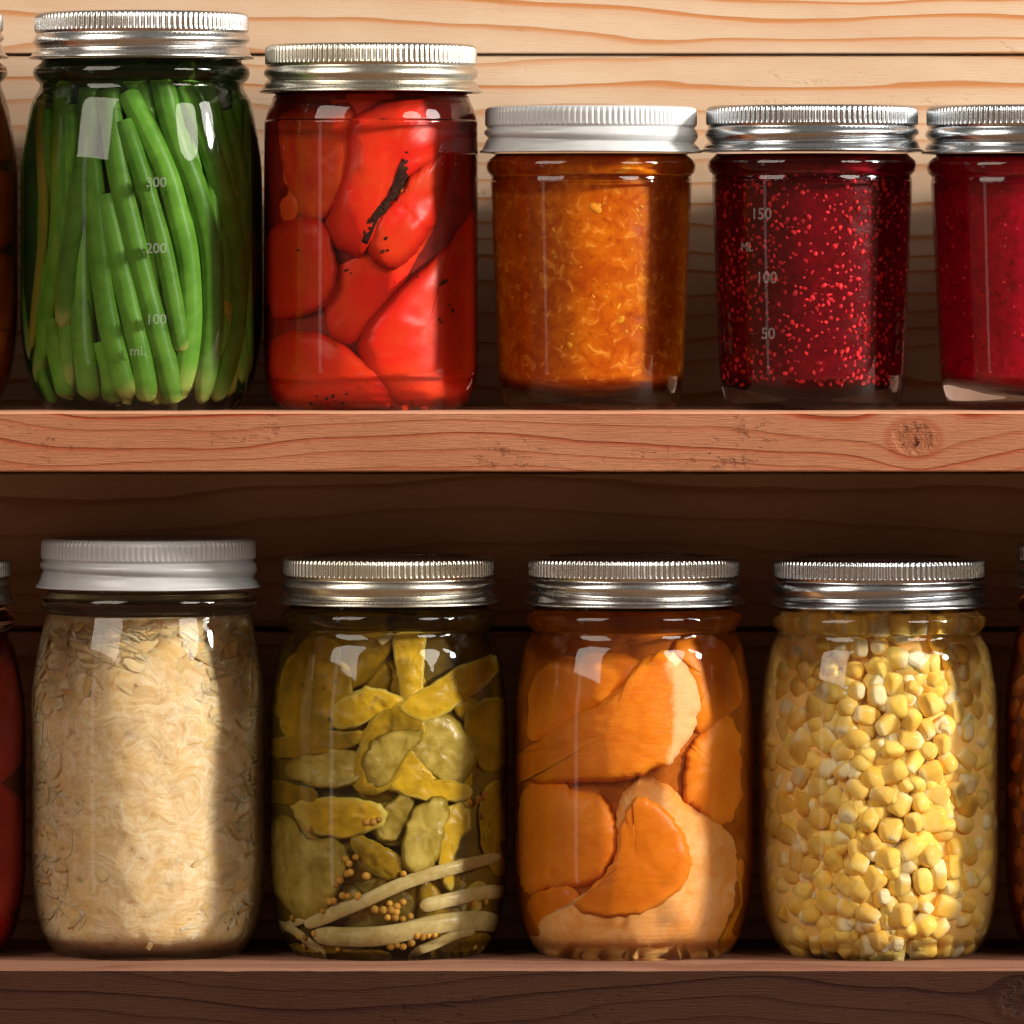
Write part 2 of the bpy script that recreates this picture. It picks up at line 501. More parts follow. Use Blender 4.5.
b = NT('embossed_glass')
tp = b.n('ShaderNodeBsdfTransparent', {'Color': (0.96, 0.97, 0.96, 1)})
pr_ = b.n('ShaderNodeBsdfPrincipled', {'Base Color': (0.75, 0.78, 0.74, 1), 'Roughness': 0.12})
pr_.inputs['Specular IOR Level'].default_value = 1.0
M_emb = b.done(b.n('ShaderNodeMixShader', {0: 0.11, 1: tp, 2: pr_}))

# ------------------------------------------------------------------ shelf unit
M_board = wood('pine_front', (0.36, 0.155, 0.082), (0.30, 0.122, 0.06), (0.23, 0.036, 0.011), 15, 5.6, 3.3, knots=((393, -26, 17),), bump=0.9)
M_low = wood('shaded_board', (0.046, 0.017, 0.008), (0.038, 0.013, 0.006), (0.016, 0.004, 0.0025), 18, 4.6, 8.1, knots=((500, -30, 20),), bump=0.8)  # front face colour darkened to stand for shade
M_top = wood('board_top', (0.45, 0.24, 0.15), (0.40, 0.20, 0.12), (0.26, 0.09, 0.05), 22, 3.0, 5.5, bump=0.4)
M_toplow = wood('low_board_top', (0.20, 0.10, 0.065), (0.17, 0.08, 0.05), (0.10, 0.035, 0.02), 22, 3.0, 7.5, bump=0.4)  # kept lighter than the front colour, standing for the lit top lip
M_wall = wood('pine_wall', (0.50, 0.375, 0.265), (0.45, 0.31, 0.205), (0.38, 0.155, 0.055), 23, 4.2, 1.2, bump=0.2, stretch=1.3, lines=1.6)
M_walldark = wood('pine_wall_low', (0.72, 0.46, 0.29), (0.64, 0.39, 0.23), (0.40, 0.19, 0.09), 30, 3.0, 12.4, bump=0.3, stretch=1.3)

unit = thing('wooden_shelf', 'wooden shelf unit of knotty reddish boards and pale pine back holding the filled jars', 'shelf', (0, 0, -129))
def box_part(name, x0, x1, y0, y1, z0, z1, mat, bev=1.2, topmat=None, label=None, parent=unit, nx=400):
    """a board with eased long edges, cut along its length so the edge can wander a little"""
    ob = (0, y0, z1)
    sec = [(y0, z0 + bev), (y0, z1 - bev), (y0 + bev, z1), (y1 - bev, z1), (y1, z1 - bev), (y1, z0 + bev), (y1 - bev, z0), (y0 + bev, z0)]
    m = len(sec); v, f = [], []
    for i in range(nx + 1):
        x = x0 + (x1 - x0) * i / nx
        for k, (yy, zz) in enumerate(sec):
            w = mn.noise(Vector((x * 0.02, k * 3.1, z1))) * 0.7 + mn.noise(Vector((x * 0.11, k * 3.1, z1))) * 0.4 if k in (0, 1, 2, 7) else 0
            v.append((x, yy, zz - abs(w) * (1 if k in (1, 2) else 0)))
    for i in range(nx):
        for k in range(m):
            k2 = (k + 1) % m
            f.append((i * m + k, (i + 1) * m + k, (i + 1) * m + k2, i * m + k2))
    f.append(tuple(range(m))); f.append(tuple(nx * m + k for k in range(m - 1, -1, -1)))
    o = mesh_obj(name, [(a, b_, c + 129) for a, b_, c in v], f, mat, parent, smooth=False)
    # origin at the board's own top front edge so the grain is the board's own
    o.data.transform(Matrix.Translation((-ob[0] * U, -ob[1] * U, -(ob[2] + 129) * U)))
    o.location = (ob[0] * U, ob[1] * U, (ob[2] + 129) * U)
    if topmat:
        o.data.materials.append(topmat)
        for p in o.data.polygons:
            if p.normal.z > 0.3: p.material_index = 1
    if label: o['label'] = label
    return o

YF, YW = -177.0, 172.0
zU = -129.0; zL = HZ - 953.0
kF = (D + YF) / D
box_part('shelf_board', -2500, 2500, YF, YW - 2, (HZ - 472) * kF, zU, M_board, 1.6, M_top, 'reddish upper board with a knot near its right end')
box_part('shelf_board', -2500, 2500, YF, YW - 2, zL - 66, zL, M_low, 2.6, M_toplow, 'lower board, front coloured dark for shade, top edge paler as if lit')
# back planks: top two pale, lower two in the shaded bay
zj = (HZ - 54) * (D + YW) / D
box_part('back_plank', -2500, 2500, YW, YW + 50, zj, zj + 260, M_wall, 1.5)
box_part('back_plank', -2500, 2500, YW + 4, YW + 50, -196, zj - 1.2, M_wall, 1.5)
zj2 = (HZ - 629) * (D + YW) / D
box_part('back_plank', -2500, 2500, YW, YW + 50, zj2 + 3.0, -197.5, M_walldark, 1.5)
box_part('back_plank', -2500, 2500, YW + 1, YW + 50, zL - 66, zj2 - 3.0, M_walldark, 1.5)
box_part('batten', -2500, 2500, YW + 51, YW + 70, zL - 66, zj + 260, M_walldark, 1.0)

# ------------------------------------------------------------------ 1 green beans
J = Jar('green_bean_jar', 'tall clear jar packed with upright green beans under a silver lid', 141.5, 13, 59, 409, mason(59, 409, 121), M_glass_green, M_steel, M_disc, 107, rot=0.4)
bean_a = food('bean_skin', (0.125, 0.30, 0.034), (0.075, 0.215, 0.018), edge=(0.40, 0.42, 0.12), e0=0.86, e1=1.0, sc=0.035, rough=0.36, sss=0.12, rad=(3, 5, 1), bump=0.12, bsc=0.12, rnd=0.18)
bean_y = food('bean_skin_pale', (0.30, 0.24, 0.03), (0.22, 0.24, 0.03), edge=(0.40, 0.36, 0.10), e0=0.9, e1=1.05, sc=0.02, rough=0.4, sss=0.1, bump=0.15)
beans = [
 ([(183, 90), (198, 122), (212, 160), (227, 210), (236, 273), (234, 328), (223, 375), (214, 397)], 11.8, 0.5, bean_a),
 ([(160, 76), (176, 139), (196, 189), (210, 252), (212, 311), (208, 357), (201, 399)], 11.8, 1.0, bean_a),
 ([(128, 96), (147, 130), (167, 174), (179, 218), (188, 260), (191, 319), (187, 357), (180, 396)], 11.0, 2.5, bean_a),
 ([(124, 122), (143, 178), (160, 235), (172, 290), (180, 335), (184, 350)], 9.0, 1.0, bean_a),
 ([(109, 94), (117, 160), (133, 235), (150, 302), (165, 357), (172, 385), (176, 398)], 11.0, 2.5, bean_a),
 ([(104, 195), (118, 255), (133, 320), (144, 368), (147, 398)], 10.8, 3.0, bean_a),
 ([(92, 158), (98, 235), (107, 311), (119, 361), (129, 395)], 10.8, 1.5, bean_a),
 ([(90, 92), (88, 143), (78, 210), (70, 270), (65, 328)], 11.0, 4.0, bean_a),
 ([(64, 97), (63, 168), (59, 252), (50, 328), (42, 378)], 9.5, 7.0, bean_a),
 ([(47, 101), (44, 139), (47, 218), (41, 294), (36, 349)], 7.0, 3.0, bean_y),
 ([(36, 112), (29, 160), (28, 202), (30, 294), (36, 357)], 9.0, 4.0, bean_a),
 ([(222, 112), (238, 176), (240, 235), (237, 294), (232, 340)], 10.0, 8.0, bean_a),
 ([(203, 82), (214, 122), (224, 165), (230, 200)], 9.0, 8.0, bean_a),
 ([(134, 76), (141, 95), (152, 140), (165, 190)], 11.0, 14.0, bean_a),
 ([(184, 72), (196, 100), (208, 140)], 9.0, 12.0, bean_a),
 ([(83, 300), (86, 345), (92, 395)], 11.5, 9.0, bean_a),
 ([(54, 320), (62, 360), (70, 393)], 11.0, 9.0, bean_a),
 ([(43, 355), (50, 380), (57, 397)], 9.0, 9.0, bean_a),
 ([(104, 340), (112, 370), (113, 397)], 10.0, 12.0, bean_a),
 ([(150, 330), (156, 370), (155, 399)], 9.0, 14.0, bean_y),
 ([(176, 330), (172, 370), (166, 399)], 9.0, 12.0, bean_a),
 ([(66, 84), (70, 120), (72, 180)], 9.0, 12.0, bean_a),
 ([(82, 200), (84, 260), (86, 330)], 11.0, 12.0, bean_a),
 ([(222, 300), (228, 350), (225, 392)], 9.0, 10.0, bean_y),
]
for pts, r, rec, m in beans:
    tube(J, 'green_bean', pts, r * 1.03, m, rec, 0.85, 16, random.choice((0.92, 0.8, 0.95)), 0.22, 7, pod=0.012)
for i in range(16):
    x = random.uniform(35, 248); x2 = x + random.uniform(-14, 16); y0 = random.uniform(76, 150); y1 = random.uniform(370, 399)
    tube(J, 'green_bean', [(x, y0), ((x + x2) / 2 + random.uniform(-6, 6), (y0 + y1) / 2), (x2, y1)], random.uniform(8.5, 10.5), bean_a, random.uniform(9, 15), 0.9, 12, 0.9, 0.25, 6, pod=0.012)
for i in range(34):
    x = random.uniform(40, 243); x2 = x + random.uniform(-18, 22)
    y0 = random.uniform(70, 110); y1 = random.uniform(375, 398)
    tube(J, 'green_bean', [(x, y0), ((x + x2) / 2 + random.uniform(-8, 8), (y0 + y1) / 2), (x2, y1)], random.uniform(9, 11.5), bean_a, random.uniform(26, 48), 0.9, 8, 0.7, 0.3, 4)
bean_core = food('bean_brine', (0.015, 0.05, 0.008), (0.01, 0.03, 0.006), sc=0.03, rough=0.5)
core(J, 'brine', bean_core, 3, 60, 13, front=26)
for t, py, px in (('300', 187, 146), ('200', 253, 146), ('100', 324, 146)):
    emboss(J, 'embossed_figure', t, px, py, 14, M_emb)
emboss(J, 'embossed_figure', 'mL', 130, 355, 13, M_emb)

# ------------------------------------------------------------------ 2 red peppers
J = Jar('red_pepper_jar', 'straight jar of folded roasted red peppers with char flecks, silver lid', 371, 45, 93, 410, straight(93, 410, 107), M_glass_red, M_steel_warm, M_disc, 106, rot=1.1)
pep = food('pepper_flesh', (0.74, 0.020, 0.009), (0.72, 0.055, 0.010), edge=(0.40, 0.008, 0.007), e0=0.72, e1=1.05, sc=0.022, rough=0.32, sss=0.25, rad=(10, 3, 1), bump=0.12, bsc=0.06, specks=((0.03, 0.008, 0.005), 0.09, 0.08))
pep2 = food('pepper_flesh_orange', (0.72, 0.10, 0.015), (0.66, 0.04, 0.012), edge=(0.5, 0.02, 0.01), e0=0.8, e1=1.1, sc=0.02, rough=0.32, sss=0.25, rad=(10, 4, 1), bump=0.15)
pepy = food('pepper_inner', (0.80, 0.30, 0.03), (0.75, 0.16, 0.02), sc=0.05, rough=0.35, sss=0.2, bump=0.2)
S = (250, 20, 2.497)
P_ = lambda o, m, **k: pillow(J, 'pepper_piece', o, m, scale=S, grow=1.09, power=3.4, ragged=2.2, **k)
P_([(255, 270), (320, 230), (430, 205), (495, 213), (500, 275), (460, 345), (390, 395), (345, 470), (298, 560), (262, 572), (205, 520), (225, 430), (248, 340)], pep, rec=3, edge=14, thick=40, rough=4, fs=0.025)
P_([(402, 392), (455, 350), (492, 335), (482, 400), (460, 490), (420, 560), (375, 605), (335, 608), (303, 575), (312, 520), (352, 462), (382, 432)], pep, rec=2, edge=13, thick=34, rough=3, fs=0.03)
P_([(500, 240), (572, 235), (568, 330), (500, 420), (455, 545), (385, 660), (305, 765), (250, 805), (200, 775), (188, 700), (215, 620), (320, 600), (420, 500), (470, 350)], pep, rec=20, edge=16, thick=40, rough=4, fs=0.02)
P_([(90, 240), (240, 232), (252, 275), (240, 400), (185, 490), (140, 480), (105, 400), (85, 300)], pep2, rec=9, edge=15, thick=40, rough=4, fs=0.03)
P_([(60, 530), (160, 500), (205, 560), (212, 650), (180, 712), (105, 742), (45, 722), (38, 600)], pep, rec=5, edge=16, thick=40, rough=3, fs=0.03)
P_([(38, 300), (100, 290), (135, 400), (130, 500), (60, 570), (36, 450)], pep2, rec=16, edge=16, thick=40, rough=3)
P_([(478, 580), (550, 480), (568, 600), (568, 900), (505, 962), (400, 960), (305, 885), (290, 795), (355, 700)], pep, rec=3, edge=18, thick=50, rough=4, fs=0.02)
P_([(70, 795), (190, 790), (300, 862), (390, 905), (440, 958), (200, 974), (85, 962), (40, 870)], pep, rec=6, edge=17, thick=40, rough=4, fs=0.03)
P_([(480, 420), (572, 300), (572, 600), (480, 600)], pep2, rec=24, edge=14, thick=36, rough=3)
P_([(50, 740), (120, 700), (230, 760), (300, 830), (200, 880), (60, 850)], pep2, rec=26, edge=14, thick=30)
P_([(385, 405), (412, 395), (408, 430), (385, 470), (366, 478), (372, 440)], pepy, rec=7, edge=6, thick=14)
P_([(120, 180), (300, 170), (500, 180), (540, 215), (300, 260), (90, 240)], pep, rec=24, edge=12, thick=34)
M_char = food('char', (0.025, 0.01, 0.006), (0.05, 0.015, 0.008), sc=0.2, rough=0.7)
bv, bf = blob_data(1.6, 0.7, 1.2, 7, 5)
for bx, by in ((482, 655), (478, 660), (490, 652), (498, 712), (475, 748), (480, 755), (505, 725), (340, 545), (332, 578), (345, 575), (240, 625), (252, 632), (300, 500), (310, 495), (325, 480), (335, 470),
               (300, 520), (290, 535), (392, 330), (385, 350), (375, 375), (190, 940), (210, 945), (165, 935), (150, 950), (230, 950), (240, 930), (205, 935), (120, 575), (420, 640)):
    p = J.local(250 + bx / 2.497, 20 + by / 2.497, 1.6)
    o = mesh_obj('char_fleck', bv, bf, M_char, J.root); o.location = [c * U for c in p]
    k = random.uniform(0.7, 1.9); o.scale = (k, 1, k * random.uniform(0.6, 1.3)); o.rotation_euler = (0, random.uniform(0, 3), math.atan2(p[0], -p[1]))
pillow(J, 'dark_slit', [(394, 316), (406, 322), (398, 360), (384, 395), (374, 430), (352, 457), (330, 487), (302, 516), (296, 550), (283, 540), (287, 513), (316, 478), (345, 438), (366, 398), (382, 350)], M_char, rec=2.0, edge=3, thick=9, scale=S, rough=2.0, fs=0.2, ragged=4.5, grow=1.08)  # dark strip laid over the gap between two pepper pieces
pc = food('pepper_liquor', (0.14, 0.006, 0.004), (0.26, 0.012, 0.006), sc=0.03, rough=0.4)
core(J, 'liquor', pc, 3, 94, 13, front=30)

# ------------------------------------------------------------------ jam bodies
def jam(jar, a, c2, c3, dark, wall, top_py, bot, rough=0.3, sss=0.0, rad=(28, 9, 1.5), scl=0.03):
    b = NT('jam_flesh'); P = b.obj()
    n1 = b.noise(P, scl, 5, 0.62, 0.8); n2 = b.noise(b.mapv(P, (1, 1, 1), (90, 3, 0)), scl * 2.6, 4, 0.6, 1.0)
    c = b.mix(b.g(n1, 0.34, 0.66), a, c2)
    c = b.mix(b.math('MULTIPLY', b.g(n2, 0.55, 0.72), 0.8), c, c3)
    c = b.mix(b.math('MULTIPLY', b.g(n2, 0.46, 0.30), 0.7), c, dark)
    bs = b.n('ShaderNodeBsdfPrincipled', {'Base Color': c, 'Roughness': rough, 'Normal': b.bump(n2, 0.18, 2.0)})
    bs.inputs['Specular IOR Level'].default_value = 0.08
    bs.inputs['Subsurface Weight'].default_value = sss
    bs.inputs['Subsurface Radius'].default_value = [r * U for r in rad]; bs.inputs['Subsurface Scale'].default_value = 1
    o = core(jar, 'jam', b.done(bs), wall, top_py, bot, 0.8, 128, 90, 0.03, dome=16)
    for v in o.data.vertices:      # lower edge bent up at the sides, imitating an arc of refracted light
        x, z = v.co.x / U, v.co.z / U
        v.co.z = (z + 14 * (x / 95) ** 2 * max(0.0, 1 - z / 90)) * U
    return o

# 3 orange marmalade
J = Jar('orange_jam_jar', 'short tapered jar of amber orange jam under a white lid on the upper shelf', 591, 107, 153, 409, tapered(153, 409, 100.5, 93), M_glass_amber, M_white, M_white, 106, rot=2.0)
jam(J, (0.68, 0.175, 0.003), (0.50, 0.085, 0.002), (0.92, 0.44, 0.06), (0.36, 0.045, 0.002), 2.5, 156, 17, sss=0.6)
M_pulp = food('citrus_pulp', (0.90, 0.40, 0.03), (0.85, 0.28, 0.02), sc=0.1, rough=0.25, sss=0.3, rnd=0.2)
M_pulp2 = food('citrus_pulp_mass', (0.90, 0.42, 0.04), (0.80, 0.25, 0.02), sc=0.1, rough=0.2, rnd=0.3, island=True)
tmpl = []
for (a_, b_, c_) in ((6, 2.2, 4.0), (2.0, 1.5, 5.5), (1.1, 0.6, 4.5), (4.0, 2.0, 3.0)):
    v, f = blob_data(a_, b_, c_, 9, 6, 0.85)
    v = [(x + 1.2 * mn.noise(Vector((x, y, z)) * 0.5), y, z + 1.2 * mn.noise(Vector((z, x, y)) * 0.5)) for x, y, z in v]
    tmpl.append((v, f, [0.0] * len(v)))
items = []
for (bx, by, s) in ((595, 208, 1.6), (630, 250, 1.2), (600, 277, 1.0), (605, 295, 0.9), (570, 345, 1.4), (620, 320, 1.2), (625, 330, 0.9), (575, 240, 0.9), (560, 290, 0.8), (640, 215, 0.8)):
    items.append((J.local(bx, by, 2.4), (0, random.uniform(0, 3), 0), s * 0.8, random.choice((0, 3))))
for i in range(420):
    px = random.gauss(598, 38); py = random.uniform(175, 370)
    if not 505 < px < 678: continue
    p = J.local(px, py, random.uniform(1.6, 3.0))
    items.append((p, (random.uniform(-.4, .4), random.uniform(0, 3.1), math.atan2(p[0], -p[1])), random.uniform(0.35, 0.8), random.choice((1, 2, 2, 2, 3))))
scatter(J, 'fruit_piece', 'fruit_shreds', tmpl, items, M_pulp, M_pulp2)

# 4, 5 raspberry jams
def seeds(jar, px0, px1, py0, py1, n, m1, m2, s0, s1, bias=None):
    v, f = blob_data(3.3, 1.8, 2.0, 9, 6)
    v = [(x, y, z * (1 - 0.16 * x)) for x, y, z in v]
    v2, f2 = blob_data(2.2, 1.8, 2.9, 8, 6)
    t = [(v, f, [0.0] * len(v)), (v2, f2, [0.0] * len(v2))]
    it, used = [], []
    tries = 0
    while len(it) < n and tries < n * 60:
        tries += 1
        px, py = random.uniform(px0, px1), random.uniform(py0, py1)
        if any((px - a) ** 2 + (py - b_) ** 2 < 14 for a, b_ in used): continue
        if random.random() > 0.25 + 1.6 * max(0, mn.noise(Vector((px * 0.035, py * 0.035, 3))) + 0.35): continue
        used.append((px, py))
        rec = 2.2 + 3.6 * random.random() ** 0.8
        p = jar.local(px, py, rec)
        it.append((p, (random.uniform(0, 3), random.uniform(0, 3), random.uniform(0, 3)), random.uniform(s0, s1), random.randint(0, 1)))
    scatter(jar, 'seed', 'seeds', t, it, m1, m2)
seed_a = food('jam_seed', (0.85, 0.050, 0.055), (0.62, 0.016, 0.028), sc=0.1, rough=0.22, sss=0.3, rad=(4, 1, 1), rnd=0.35)
seed_b = food('jam_seed_mass', (0.85, 0.045, 0.055), (0.50, 0.010, 0.022), sc=0.1, rough=0.22, rnd=0.5, island=True)
J = Jar('raspberry_jam_jar', 'short jar of dark seedy raspberry jam with measuring marks on its glass', 812, 106, 152, 409, tapered(152, 409, 100, 93), M_glass_berry, M_steel_cool, M_disc, 106, rot=0.2)
jam(J, (0.15, 0.001, 0.007), (0.09, 0.001, 0.0045), (0.26, 0.002, 0.011), (0.08, 0.0005, 0.003), 4, 155, 17, 0.25, 0.5, (14, 2, 2), 0.05)
seeds(J, 722, 903, 172, 384, 900, seed_a, seed_b, 0.7, 1.35)
for t, px, py in (('150', 752, 219), ('100', 757, 283), ('50', 762, 339)):
    emboss(J, 'embossed_figure', t, px, py, 16, M_emb, dash=(-8, 9))
emboss(J, 'embossed_figure', 'ML', 742, 251, 13, M_emb)
for s in (-1, 1):          # moulded fruit clusters on the flanks
    for k in range(9):
        bv, bf = blob_data(3.4, 3.0, 9 - 0.5 * k if k < 4 else 4, 10, 7)
        a = s * (1.12 + 0.14 * (k % 3)); z = 62 + 16 * (k // 3) + 3 * (k % 2)
        Rj = J.rad(z, 0.5) - 3.2
        o = mesh_obj('embossed_leaf', bv, bf, M_emb, J.glass); o.location = (Rj * math.sin(a) * U, -Rj * math.cos(a) * U, z * U); o.rotation_euler = (0, s * 0.35, a)
J = Jar('raspberry_jam_jar', 'deep red jam jar cut off by the right edge of the photo', 1033, 106, 154, 407, tapered(154, 407, 102, 93), M_glass_berry, M_steel_cool, M_disc, 106.5, rot=0.9)
jam(J, (0.46, 0.003, 0.020), (0.32, 0.002, 0.014), (0.60, 0.007, 0.024), (0.12, 0.001, 0.005), 3.5, 157, 17, 0.25, 0.5, (14, 2, 2), 0.04)
seeds(J, 942, 1060, 172, 376, 240, seed_a, seed_b, 0.55, 0.9)

# upper left neighbour
J = Jar('orange_preserve_jar', 'jar of dark orange preserve cut off by the left edge of the upper shelf', -101, 12, 58, 409, mason(58, 409, 119), M_glass_warm, M_steel, M_disc, 104)
pr = food('preserve_flesh', (0.45, 0.085, 0.008), (0.32, 0.05, 0.005), edge=(0.25, 0.04, 0.005), e0=0.75, e1=1.1, sc=0.02, rough=0.35, sss=0.2, bump=0.2)
for (x, y, s) in ((-8, 130, 40), (-20, 210, 48), (-6, 290, 42), (-30, 350, 46), (-70, 160, 55), (-80, 270, 55), (-90, 370, 50)):
    pillow(J, 'fruit_piece', [(x + s * math.cos(k * .785) * random.uniform(.8, 1.1), y + s * math.sin(k * .785) * random.uniform(.8, 1.1)) for k in range(8)], pr, rec=random.uniform(3, 12), edge=15, thick=30)
core(J, 'syrup', food('preserve_syrup', (0.16, 0.03, 0.004), (0.10, 0.018, 0.003), sc=0.03), 16, 85, 14)

# ------------------------------------------------------------------ 6 sauerkraut
J = Jar('sauerkraut_jar', 'tall jar of pale shredded cabbage under a white lid on the lower shelf', 148.5, 538, 587, 953, mason(587, 953, 117.5), M_glass_warm, M_white, M_white, 107.5, rot=2.6)
b = NT('cabbage_mass'); P = b.obj()
warp = b.n('ShaderNodeTexNoise', {'Vector': P, 'Scale': 0.022, 'Detail': 2}).outputs[1]
Q = b.n('ShaderNodeVectorMath', {0: P, 1: b.n('ShaderNodeVectorMath', {0: warp, 'Scale': 60.0}, operation='SCALE').outputs[0]}, operation='ADD').outputs[0]
fb = b.noise(b.mapv(Q, (0.045, 0.045, 0.17)), 1.0, 6, 0.7, 0.9)
fb2 = b.noise(b.mapv(Q, (0.12, 0.12, 0.035), (40, 2, 9)), 1.0, 4, 0.6, 1.0)
cl = b.noise(P, 0.022, 3, 0.5)
c = b.mix(b.g(fb, 0.34, 0.66), (0.70, 0.46, 0.20), (0.92, 0.75, 0.49))
c = b.mix(b.math('MULTIPLY', b.g(fb2, 0.5, 0.7), 0.65), c, (0.93, 0.83, 0.64))
c = b.mix(b.math('MULTIPLY', b.g(cl, 0.5, 0.68), 0.45), c, (0.80, 0.52, 0.14))
bs = b.n('ShaderNodeBsdfPrincipled', {'Base Color': c, 'Roughness': 0.5, 'Normal': b.bump(b.math('ADD', fb, fb2), 0.22, 3.0)})
bs.inputs['Specular IOR Level'].default_value = 0.1
bs.inputs['Subsurface Weight'].default_value = 0.6; bs.inputs['Subsurface Radius'].default_value = [12 * U, 8 * U, 4 * U]; bs.inputs['Subsurface Scale'].default_value = 1
kc = b.done(bs)
pk_o = core(J, 'packed_cabbage', kc, 6, 616, 12, 2.6, 160, 110, 0.04)
for v in pk_o.data.vertices:       # the cabbage has sunk away from the shoulders
    t = max(0.0, min(1.0, (v.co.z / U - 235) / 100))
    an = math.atan2(v.co.y, v.co.x)
    k = 1 - (0.05 + 0.07 * mn.noise(Vector((math.cos(an) * 2.5, math.sin(an) * 2.5, 4)))) * t ** 1.4
    v.co.x *= k; v.co.y *= k
def shred_mat(name, island):
    b = NT(name); P = b.obj()
    rv = b.n('ShaderNodeNewGeometry').outputs['Random Per Island'] if island else b.n('ShaderNodeObjectInfo').outputs['Random']
    c = b.ramp(rv, [(0.0, (0.76, 0.48, 0.18)), (0.45, (0.84, 0.58, 0.27)), (0.8, (0.87, 0.65, 0.35)), (1.0, (0.90, 0.75, 0.50))])
    bs = b.n('ShaderNodeBsdfPrincipled', {'Base Color': c, 'Roughness': 0.4, 'Normal': b.bump(b.noise(P, 0.2, 3), 0.3, 2)})
    bs.inputs['Specular IOR Level'].default_value = 0.05
    bs.inputs['Subsurface Weight'].default_value = 0.6; bs.inputs['Subsurface Radius'].default_value = [10 * U, 7 * U, 4 * U]; bs.inputs['Subsurface Scale'].default_value = 1
    return b.done(bs)
ks = shred_mat('cabbage_shred', False); ksm = shred_mat('cabbage_shred_mass', True)
def ribbon(L, w, curl, seg=14, wav=0.16):
    v, f, e = [], [], []
    c = random.uniform(-curl, curl); tw = random.uniform(-0.9, 0.9); ph = random.uniform(0, 6)
    x = z = 0.0; a = 0.0; pts = []
    for i in range(seg):
        pts.append((x, z)); a += c / seg + wav * math.sin(ph + i * 0.8); x += L / seg * math.cos(a); z += L / seg * math.sin(a)
    mx = sum(p[0] for p in pts) / seg; mz = sum(p[1] for p in pts) / seg
    for i, (px, pz) in enumerate(pts):
        t = i / (seg - 1); ww = w * (0.62 + 0.25 * math.sin(math.pi * t) + 0.22 * math.sin(ph * 3 + t * 9) + 0.10 * math.sin(ph + t * 23)) / 2
        q = tw * (t - 0.5); dy = 0.8 * math.sin(ph + t * 5) + (px - mx) ** 2 / 196.0
        v += [(px - mx, dy - ww * math.sin(q), pz - mz - ww * math.cos(q)), (px - mx, dy - 0.7, pz - mz), (px - mx, dy + ww * math.sin(q), pz - mz + ww * math.cos(q))]
        e += [t] * 3
        if i:
            b0 = (i - 1) * 3
            f += [(b0, b0 + 3, b0 + 4, b0 + 1), (b0 + 1, b0 + 4, b0 + 5, b0 + 2)]
    return v, f, e
tm = [ribbon(random.uniform(22, 66), random.uniform(2.6, 7.5), 2.2) for _ in range(40)] + [ribbon(random.uniform(20, 44), random.uniform(9, 17), 0.9, 14, 0.22) for _ in range(10)]
it = []
for i in range(1000):
    px = 148.5 + 113 * math.sin(random.uniform(-1.45, 1.45)); py = random.uniform(622, 918)
    rec = 7.4 + 2.4 * random.random()
    big = random.random() < (0.07 if py < 720 else 0.05)
    ti = random.randrange(40, 50) if big else random.randrange(40)
    if big: rec = random.uniform(6.0, 8.5)
    if big: py = max(py, 648)
    py = max(py, 634)
    p = J.local(px, py, rec)
    tilt = random.gauss(0.15, 0.55) if random.random() < 0.8 else random.uniform(-1.6, 1.6)
    if big: tilt = random.uniform(-1.6, 1.6)
    if py < 672: tilt = random.uniform(-0.3, 0.3)
    it.append((p, (random.uniform(-.12, .12), tilt, math.atan2(p[0], -p[1])), random.uniform(0.75, 1.2), ti))
it.sort(key=lambda q: -((q[3] >= 40) * 10) + q[0][1] * 0.05)
scatter(J, 'cabbage_shred', 'cabbage_shreds', tm, it, ks, ksm)

# ------------------------------------------------------------------ 7 pickles
J = Jar('pickle_jar', 'jar of olive green pickle slices with onion strips and mustard seeds, silver lid', 388.5, 556, 603, 953, mason(603, 953, 119.5, 102), M_glass_green, M_steel_warm, M_disc, 106, rot=0.7)
pk = food('pickle_skin', (0.37, 0.205, 0.010), (0.20, 0.115, 0.006), edge=(0.46, 0.33, 0.04), e0=0.85, e1=1.1, sc=0.04, rough=0.3, sss=0.15, rad=(5, 5, 1), bump=0.5, bsc=0.09, rnd=0.25, specks=((0.10, 0.06, 0.01), 0.06, 0.2))
pky = food('pickle_bright', (0.62, 0.37, 0.018), (0.44, 0.25, 0.012), edge=(0.60, 0.50, 0.12), e0=0.8, e1=1.05, sc=0.05, rough=0.28, sss=0.15, rad=(5, 5, 1), bump=0.4, bsc=0.1)
pkf = food('pickle_flesh', (0.50, 0.36, 0.08), (0.30, 0.20, 0.025), edge=(0.20, 0.13, 0.010), e0=0.80, e1=1.0, sc=0.05, rough=0.25, sss=0.25, rad=(6, 6, 2), bump=0.3, bsc=0.08)
S = (250, 540, 2.326)
def PK(o, m, rec, e=10, t=22, **k): return pillow(J, 'pickle_slice', o, m, rec=rec, edge=e * 0.6, power=4.0, thick=t, rough=3.5, fs=0.05, scale=S, grow=1.16, ragged=2.6, **k)
PK([(338, 228), (402, 225), (398, 300), (396, 352), (362, 372), (348, 320)], pky, 8, 6, 12)
PK([(355, 382), (430, 335), (510, 288), (560, 283), (562, 312), (490, 372), (430, 412), (385, 408)], pky, 5, 11)
PK([(205, 385), (270, 350), (320, 358), (352, 376), (290, 412), (215, 435)], pky, 6, 10)
PK([(75, 330), (120, 270), (175, 228), (232, 320), (225, 400), (150, 445), (80, 430)], pk, 10, 16, 40)
PK([(160, 212), (320, 200), (335, 235), (260, 335), (190, 325)], pk, 14, 14, 40)
PK([(278, 440), (330, 388), (382, 398), (402, 440), (372, 490), (325, 565), (262, 572), (250, 530)], pk, 4, 10, 20, dish=4)
PK([(290, 470), (330, 452), (392, 452), (360, 500), (318, 560), (285, 560), (270, 520)], pkf, 3.0, 5, 8)
PK([(388, 422), (460, 422), (512, 480), (494, 542), (462, 562), (400, 520), (370, 480)], pkf, 9, 9, 20)
